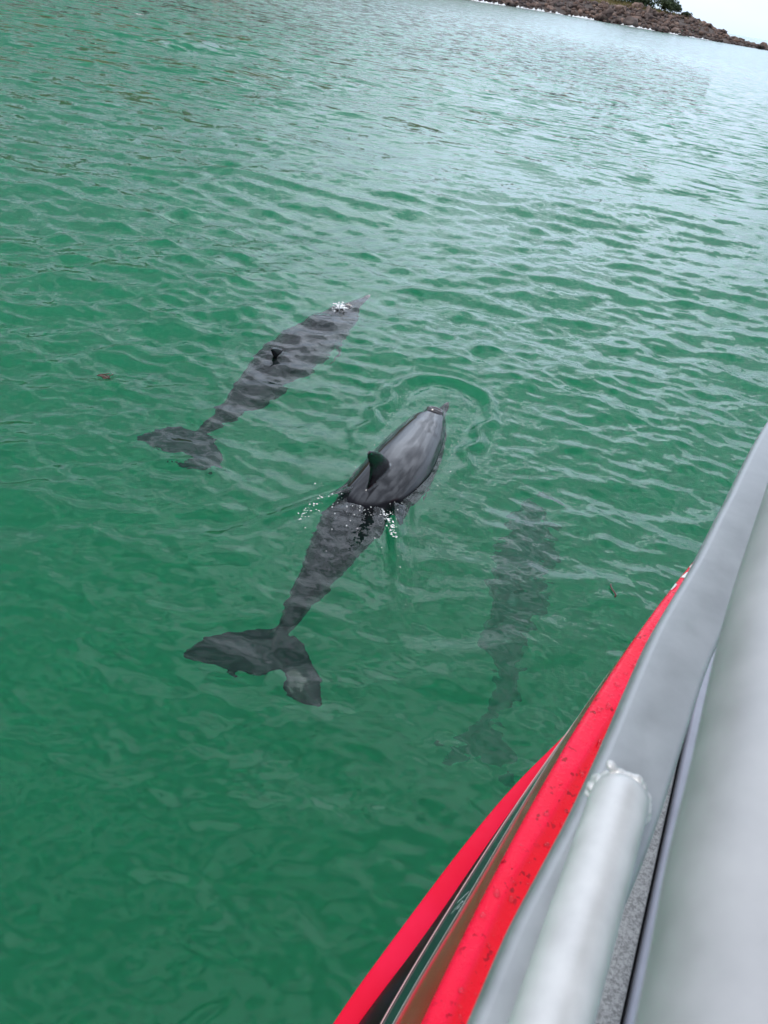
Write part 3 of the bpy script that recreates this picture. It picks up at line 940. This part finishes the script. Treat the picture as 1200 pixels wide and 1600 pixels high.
l.new(mx2.outputs[2], bs.inputs['Base Color'])
rr = range_node(n, l, nzs.outputs['Fac'], 0.3, 0.7, 0.10, 0.18)
l.new(rr.outputs[0], bs.inputs['Roughness'])
bump_node(n, l, nzs.outputs['Fac'], 0.05, 0.01, bs)
at2 = n.new('ShaderNodeAttribute'); at2.attribute_name = 'dry'       # under water the skin has next to no index step
sp_ = range_node(n, l, at2.outputs['Fac'], 0, 1, 0.10, 1.0)
l.new(sp_.outputs[0], bs.inputs['Specular IOR Level'])
mt_hole, n, l, bs = new_mat('blowhole_skin')
bs.inputs['Base Color'].default_value = (0.012, 0.010, 0.012, 1); bs.inputs['Roughness'].default_value = 0.25
mt_eye, n, l, bs = new_mat('dolphin_eye')
bs.inputs['Base Color'].default_value = (0.005, 0.004, 0.004, 1); bs.inputs['Roughness'].default_value = 0.05

PT = [0, .012, .03, .06, .085, .105, .13, .165, .21, .28, .36, .44, .52, .60, .68, .76, .83, .89, .93, .96, .985, 1.0]
PW = [.008, .020, .028, .035, .046, .072, .100, .128, .158, .190, .208, .210, .196, .168, .134, .098, .066, .044, .035, .032, .024, .012]
PU = [.006, .014, .019, .024, .036, .078, .108, .132, .155, .182, .200, .206, .200, .182, .156, .122, .092, .066, .048, .032, .018, .008]
PD = [.006, .014, .020, .030, .046, .066, .090, .120, .152, .186, .206, .210, .200, .178, .150, .116, .086, .060, .042, .028, .016, .008]

def dolphin(name, label, dorsal, fluke_tips, fin_t=(0.47, 0.575), fin_h=0.25, roll=0.0, pale_tip=1.0, group='bottlenose dolphins swimming past the boat'):
    """dorsal: world points along the back from beak tip to fluke notch"""
    path, L = arc_resample(catmull(dorsal, 200), 110)
    sc = L / 2.75
    ts = np.linspace(0, 1, 110)
    w = np.interp(ts, PT, PW) * sc; u = np.interp(ts, PT, PU) * sc; d = np.interp(ts, PT, PD) * sc
    def sm(a):
        b = np.convolve(np.pad(a, 2, mode='edge'), np.array([1, 2, 3, 2, 1]) / 9, 'valid'); b[:3] = a[:3]; b[-2:] = a[-2:]; return b
    w, u, d = sm(w), sm(u), sm(d)
    tan = np.gradient(path, axis=0); tan /= np.linalg.norm(tan, axis=1)[:, None]
    frames = []
    for i in range(110):
        t = Vector(tan[i]); s = t.cross(Vector((0, 0, 1))).normalized(); up = s.cross(t).normalized()
        q = Matrix.Rotation(roll * (1 - ts[i]) , 3, t)
        frames.append((q @ s, q @ up, t))
    cen = np.array([path[i] - np.array(frames[i][1]) * u[i] for i in range(110)])
    bm = bmesh.new()
    K = 36
    rings = []
    for i in range(110):
        s, up, t = frames[i]; c = Vector(cen[i]); rg = []
        for k in range(K):
            a = 2 * math.pi * k / K
            ca, sa = math.cos(a), math.sin(a)
            e = 0.92
            x = w[i] * math.copysign(abs(ca) ** e, ca)
            z = (u[i] if sa > 0 else d[i]) * math.copysign(abs(sa) ** e, sa)
            rg.append(bm.verts.new(c + s * x + up * z))
        rings.append(rg)
    for i in range(109):
        for k in range(K):
            bm.faces.new((rings[i][k], rings[i][(k + 1) % K], rings[i + 1][(k + 1) % K], rings[i + 1][k]))
    bm.faces.new(rings[0]); bm.faces.new(rings[-1][::-1])
    def wing(sections):
        """sections: (leading point, trailing point, thickness, normal)"""
        M = 16; rg_all = []
        for le, te, th, nr in sections:
            rg = []
            for k in range(M):
                a = 2 * math.pi * k / M
                c = (1 - math.cos(a)) / 2
                th_ = th * (1.9 * math.sqrt(max(c, 0)) * (1 - c) + 0.20 * math.sqrt(max(0.0, c * (1 - c)))) * (1 if a < math.pi else -1)
                rg.append(bm.verts.new(le.lerp(te, c) + nr * th_))
            rg_all.append(rg)
        for i in range(len(rg_all) - 1):
            for k in range(M):
                bm.faces.new((rg_all[i][k], rg_all[i][(k + 1) % M], rg_all[i + 1][(k + 1) % M], rg_all[i + 1][k]))
        bm.faces.new(rg_all[0]); bm.faces.new(rg_all[-1][::-1])
    def at(t):
        i = min(int(t * 109), 108); f_ = t * 109 - i
        return Vector(cen[i] * (1 - f_) + cen[i + 1] * f_), frames[i], float(np.interp(t, ts, w)), float(np.interp(t, ts, u)), float(np.interp(t, ts, d))
    # dorsal fin: swept, hooked
    (c0, fr, _, u0_, _), (c1, _, _, u1_, _) = at(fin_t[0]), at(fin_t[1])
    s, up, t = fr
    le0, te0 = c0 + up * u0_, c1 + up * u1_
    ch = (te0 - le0)
    secs = []
    for f_ in np.linspace(0, 1, 9):
        lift = fin_h * sc * f_
        le = le0 + ch * (0.85 * f_ ** 1.15 + 0.16 * f_ ** 4) + up * (lift - 0.05 * sc * (f_ == 0))
        te = te0 + ch * (-0.10 * math.sin(math.pi * min(f_ * 1.25, 1)) + 0.10 * f_ ** 3) + up * (lift * 0.97 - 0.06 * sc * (f_ == 0))
        secs.append((le, te, 0.030 * sc * (1 - 0.62 * f_), s))
    wing(secs)
    # flukes
    cN, fr, _, _, _ = at(0.955); cT, _, _, _, _ = at(1.0)
    s, up, t = fr
    cB = at(0.915)[0]
    for tip in fluke_tips:
        tip = Vector(tip)
        secs = []
        base_le, base_te = cB, cT
        sidev = tip - (base_le * 0.5 + base_te * 0.5)
        nrm = t.cross(sidev).normalized()
        out = nrm.cross(sidev).normalized()
        out = out if out.dot(t) < 0 else -out
        for f_ in np.linspace(0, 1, 9):
            cl = base_le.lerp(tip, f_) + out * (0.075 * sc * math.sin(math.pi * f_ ** 0.75))
            ct = base_te.lerp(tip - out * 0.022 * sc, f_) - out * (0.050 * sc * math.sin(math.pi * f_ ** 0.8)) - t * 0.03 * sc * (1 - f_) ** 6
            secs.append((cl, ct, 0.024 * sc * (1 - 0.6 * f_) , nrm))
        wing(secs)
    # pectoral flippers
    for sg in (-1, 1):
        c, (s, up, t), ww, _, dd = at(0.235)
        root = c + s * sg * ww * 0.62 - up * dd * 0.78
        secs = []
        for f_ in np.linspace(0, 1, 8):
            ctr = root + (s * sg * 0.07 - up * 0.14 + t * (0.14 + 0.16 * f_)) * (f_ * 1.25) * sc - s * sg * 0.04 * sc * (f_ == 0)
            c_ = 0.085 * sc * (1 - 0.75 * f_ ** 1.6)
            secs.append((ctr - t * c_, ctr + t * c_, 0.026 * sc * (1 - 0.6 * f_), (up * 0.9 + s * sg * 0.45).normalized()))
        wing(secs)
    bmesh.ops.recalc_face_normals(bm, faces=bm.faces)
    me = bpy.data.meshes.new('raw'); bm.to_mesh(me); bm.free()
    tmp = bpy.data.objects.new('raw', me); COL.objects.link(tmp)
    md = tmp.modifiers.new('r', 'REMESH'); md.mode = 'VOXEL'; md.voxel_size = 0.0075 * sc; md.use_smooth_shade = True
    ms = tmp.modifiers.new('s', 'SMOOTH'); ms.factor = 0.5; ms.iterations = 4
    dg = bpy.context.evaluated_depsgraph_get()
    ev = bpy.data.meshes.new_from_object(tmp.evaluated_get(dg))
    bpy.data.objects.remove(tmp)
    ev.name = name
    # low bumps and hollows of the head round the blowhole
    co = np.zeros(len(ev.vertices) * 3, np.float32); ev.vertices.foreach_get('co', co)
    tip_d = np.linalg.norm(co.reshape(-1, 3) - path[0], axis=1) / L
    nrm_ = np.zeros(len(ev.vertices) * 3, np.float32); ev.vertices.foreach_get('normal', nrm_); nrm_ = nrm_.reshape(-1, 3)
    for vi in np.nonzero(tip_d < 0.26)[0]:
        v = ev.vertices[int(vi)]; tt = float(tip_d[vi])
        if True:
            v.co += Vector(nrm_[vi]) * (0.007 * sc * mnoise.noise(v.co * 9.0) * math.sin(math.pi * min(1, max(0, (tt - 0.03) / 0.23))))
    mid = at(0.45)[0]
    root = empty(name, mid)
    tag(root, label, 'dolphin', group)
    ev.transform(Matrix.Translation(-mid))
    ev.materials.clear(); ev.materials.append(mt_skin)
    ev.polygons.foreach_set('use_smooth', np.ones(len(ev.polygons), dtype=bool))
    co = np.zeros(len(ev.vertices) * 3, np.float32); ev.vertices.foreach_get('co', co); co = co.reshape(-1, 3) + np.array(mid)
    beak = np.linalg.norm(co - cen[0], axis=1)
    pale = 0.9 * pale_tip * smoothstep(0.10, 0.02, beak)
    rel = co - cen[50]
    a_ = ev.attributes.new('pale', 'FLOAT', 'POINT')
    # pale belly countershading
    idx = np.concatenate([np.argmin(((co[i0:i0 + 4000, None, :2] - cen[None, ::3, :2]) ** 2).sum(-1), axis=1) * 3 for i0 in range(0, len(co), 4000)])
    idx = np.minimum(idx, 109)
    below = (cen[idx, 2] - co[:, 2]) / np.maximum(d[idx], 0.02)
    rad_ = np.linalg.norm(co[:, :2] - cen[idx, :2], axis=1)
    pale = np.maximum(pale, 0.40 * smoothstep(0.3, 0.9, below) * (idx < 90) * (rad_ < 1.05 * w[idx]))
    b_ = ev.attributes.new('dry', 'FLOAT', 'POINT')
    b_.data.foreach_set('value', smoothstep(-0.005, 0.015, co[:, 2]).astype(np.float32))
    a_ = ev.attributes['pale']
    a_.data.foreach_set('value', pale.astype(np.float32))
    body = bpy.data.objects.new('body', ev); COL.objects.link(body); body.parent = root
    # blowhole: sunken dark crescent with a raised lip
    c, (s, up, t), ww, uu, _ = at(0.142)
    top = c + up * (uu + 0.001 * sc) - mid
    def disc(nm, rx, ry, h, mat_, ring=False):
        V, Fq = [], []
        mm = 28
        prof_ = ((1.0, -0.012), (0.92, h * 0.7), (0.78, h), (0.62, h * 0.55), (0.50, -0.006)) if ring else ((1.0, -0.004), (0.6, h), (0.15, h * 1.05))
        for f_, hh in prof_:
            for j in range(mm):
                a = 2 * math.pi * j / mm
                bend = -0.25 * math.cos(a) ** 2
                lx, ly = rx * f_ * math.cos(a), ry * f_ * math.sin(a) + ry * bend
                drp = -(lx * lx) / (2 * ww) - (ly * ly) / (0.5)
                V.append(top + s * lx + t * ly + up * (hh + drp))
        for q in range(len(prof_) - 1):
            for j in range(mm):
                a = q * mm + j; b = q * mm + (j + 1) % mm
                Fq.append((a, b, b + mm, a + mm))
        if not ring:
            Fq.append(tuple((len(prof_) - 1) * mm + j for j in range(mm)))
        o = mesh_obj(nm, V, Fq, mat_, root, True); fix_normals(o)
        return o
    bh = disc('blowhole', 0.036 * sc, 0.026 * sc, 0.004, mt_hole)
    lip = disc('blowhole_lip', 0.064 * sc, 0.048 * sc, 0.013 * sc, mt_skin, True)
    lip.parent = bh
    q_ = lip.data.attributes.new('dry', 'FLOAT', 'POINT'); q_.data.foreach_set('value', np.ones(len(lip.data.vertices), np.float32))
    q_ = lip.data.attributes.new('pale', 'FLOAT', 'POINT'); q_.data.foreach_set('value', np.full(len(lip.data.vertices), 0.12, np.float32))
    # eyes
    for sg in (-1, 1):
        c, (s, up, t), ww, uu, dd = at(0.135)
        bm = bmesh.new(); bmesh.ops.create_uvsphere(bm, u_segments=12, v_segments=8, radius=0.013 * sc)
        me = bpy.data.meshes.new('eye'); bm.to_mesh(me); bm.free(); me.materials.append(mt_eye)
        e = bpy.data.objects.new('eye', me); COL.objects.link(e); e.parent = root
        e.location = c + s * sg * ww * 0.955 - up * dd * 0.28 - mid
    return root

dolphin('dolphin', 'dark wet dolphin nearest the middle with its back and dorsal fin out of the water',
        [(0.322, 5.22, -.060), (0.295, 5.10, -.050), (0.264, 4.98, -.005), (0.236, 4.89, .056), (0.207, 4.818, .078), (0.129, 4.515, .095), (0.046, 4.175, .11), (-0.044, 3.906, .09), (-0.127, 3.734, .035), (-0.216, 3.475, -.07), (-0.293, 3.118, -.17), (-0.361, 2.877, -.25), (-0.397, 2.71, -.31), (-0.381, 2.629, -.34), (-0.326, 2.495, -.37)],
        [(-0.815, 2.527, -.38), (-0.11, 2.337, -.40)], fin_t=(0.448, 0.565), fin_h=0.285, pale_tip=0.3)
dolphin('dolphin', 'farthest dolphin just under the surface with pale beak tip and only its fin tip out',
        [(-0.495, 7.075, .015), (-0.565, 6.90, -.015), (-0.664, 6.647, .015), (-0.761, 6.359, -.03), (-0.885, 5.972, -.035), (-0.996, 5.608, -.05), (-1.077, 5.195, -.10), (-1.17, 4.822, -.2), (-1.263, 4.589, -.3), (-1.32, 4.442, -.38), (-1.334, 4.319, -.42), (-1.371, 4.193, -.45)],
        [(-1.701, 4.295, -.47), (-1.09, 4.069, -.47)], fin_t=(0.50, 0.59), fin_h=0.145)
dolphin('dolphin', 'deep blurred dolphin shadow under the water between the others and the boat',
        [(x + 0.025, y + 0.10, z - 0.14) for x, y, z in [(1.279, 5.7, -1.75), (1.225, 5.335, -1.6), (1.141, 4.857, -1.5), (1.072, 4.484, -1.5), (1.027, 4.183, -1.55), (1.003, 3.919, -1.7), (0.991, 3.735, -1.9), (0.981, 3.562, -2.1), (0.963, 3.42, -2.3), (0.935, 3.278, -2.45)]],
        [(x + 0.025, y + 0.10, z - 0.14) for x, y, z in [(0.668, 3.255, -2.5), (1.196, 3.21, -2.5)]], pale_tip=0.3)

# ================================================================== FOAM, SEAWEED
def wz(x, y):
    Z, DX, DY = water_height(np.array([x], float), np.array([y], float), lambda r, lam: np.ones_like(r))
    return float(Z[0])
Vs, Fs = [], []
def bubble(x, y, r, lift=0.0):
    b = len(Vs); z = wz(x, y) + lift
    ang = rng.random() * 6.28; st = 1 + rng.random() * 1.2
    m_ = 7
    for j in range(m_):
        a = 2 * math.pi * j / m_; q = r * (0.75 + 0.5 * rng.random())
        ex, ey = q * st * math.cos(a), q * math.sin(a)
        Vs.append((x + ex * math.cos(ang) - ey * math.sin(ang), y + ex * math.sin(ang) + ey * math.cos(ang), z - 0.001))
    Vs.append((x, y, z + r * 0.7))
    for j in range(m_):
        Fs.append((b + j, b + (j + 1) % m_, b + m_))
def foam_line(P, n_, spread, rmin, rmax):
    P = np.array(P)
    C = catmull(np.c_[P, np.zeros(len(P))], 60)
    for _ in range(n_):
        c = C[int(59 * rng.random() ** 1.2)]
        bubble(c[0] + rng.normal() * spread, c[1] + rng.normal() * spread, rmin + (rmax - rmin) * rng.random() ** 2.5, 0.002)
foam_line([(0.00, 3.62), (0.035, 3.54), (0.06, 3.46), (0.09, 3.36)], 100, 0.012, 0.0012, 0.0055)
foam_line([(-0.27, 3.72), (-0.36, 3.60), (-0.42, 3.50), (-0.45, 3.40)], 60, 0.012, 0.001, 0.005)
foam_line([(-0.11, 3.70), (-0.14, 3.62), (-0.05, 3.58)], 30, 0.03, 0.001, 0.0035)
for _ in range(90):
    bubble(-0.12 + rng.normal() * 0.16, 3.58 + rng.normal() * 0.16, 0.001 + 0.003 * rng.random() ** 2)
for _ in range(60):
    t = rng.random()
    sgn = 1 if rng.random() < 0.5 else -1
    bubble(0.05 + 0.12 * t + sgn * (0.24 + rng.normal() * 0.02), 3.95 + 0.75 * t + rng.normal() * 0.03, 0.001 + 0.0022 * rng.random() ** 2)
o = mesh_obj('wake_foam', Vs, Fs, mt_foam, None, True, 'stuff')
tag(o, 'white foam flecks behind the dorsal fin of the middle dolphin', 'foam')
Vs, Fs = [], []
for _ in range(90):
    bubble(-0.70 + rng.normal() * 0.035, 6.58 + rng.normal() * 0.05, 0.002 + 0.009 * rng.random() ** 3, max(0.0, 0.034 - wz(-0.70, 6.58)))
o = mesh_obj('blow_foam', Vs, Fs, mt_foam, None, True, 'stuff')
tag(o, 'white bubbling splash at the blowhole of the farthest dolphin', 'foam')

mt_weed, n, l, bs = new_mat('seaweed_frond')
bs.inputs['Base Color'].default_value = (0.09, 0.055, 0.04, 1); bs.inputs['Roughness'].default_value = 0.4
def weed(name, x, y, fronds, length, width, label, heading=None):
    V, Fq = [], []
    for k in range(fronds):
        a = heading + rng.normal() * 0.35 if heading is not None else rng.random() * 6.28
        px_, py_ = x + rng.normal() * 0.018, y + rng.normal() * 0.012
        b0 = len(V)
        for i in range(7):
            f_ = i / 6
            w = width * math.sin(math.pi * (0.12 + 0.8 * f_)) * 0.5
            z = wz(px_, py_) - 0.001 + 0.006 * math.sin(k * 1.7 + 3 * f_)
            nx, ny = -math.sin(a), math.cos(a)
            V += [(px_ + nx * w, py_ + ny * w, z), (px_, py_, z + 0.004), (px_ - nx * w, py_ - ny * w, z)]
            a += rng.normal() * 0.22
            px_ += math.cos(a) * length / 6; py_ += math.sin(a) * length / 6
        for i in range(6):
            for q in (0, 1):
                p = b0 + i * 3 + q
                Fq.append((p, p + 3, p + 4, p + 1))
    o = mesh_obj(name, V, Fq, mt_weed, None, True)
    md = o.modifiers.new('thickness', 'SOLIDIFY'); md.thickness = 0.003
    return tag(o, label, 'seaweed')
weed('seaweed', -2.08, 4.65, 9, 0.085, 0.012, 'small brown tuft of floating seaweed left of the farthest dolphin', R(-14))
weed('seaweed', 1.285, 3.22, 1, 0.12, 0.011, 'single dark curved strand of seaweed floating beside the boat', R(62))
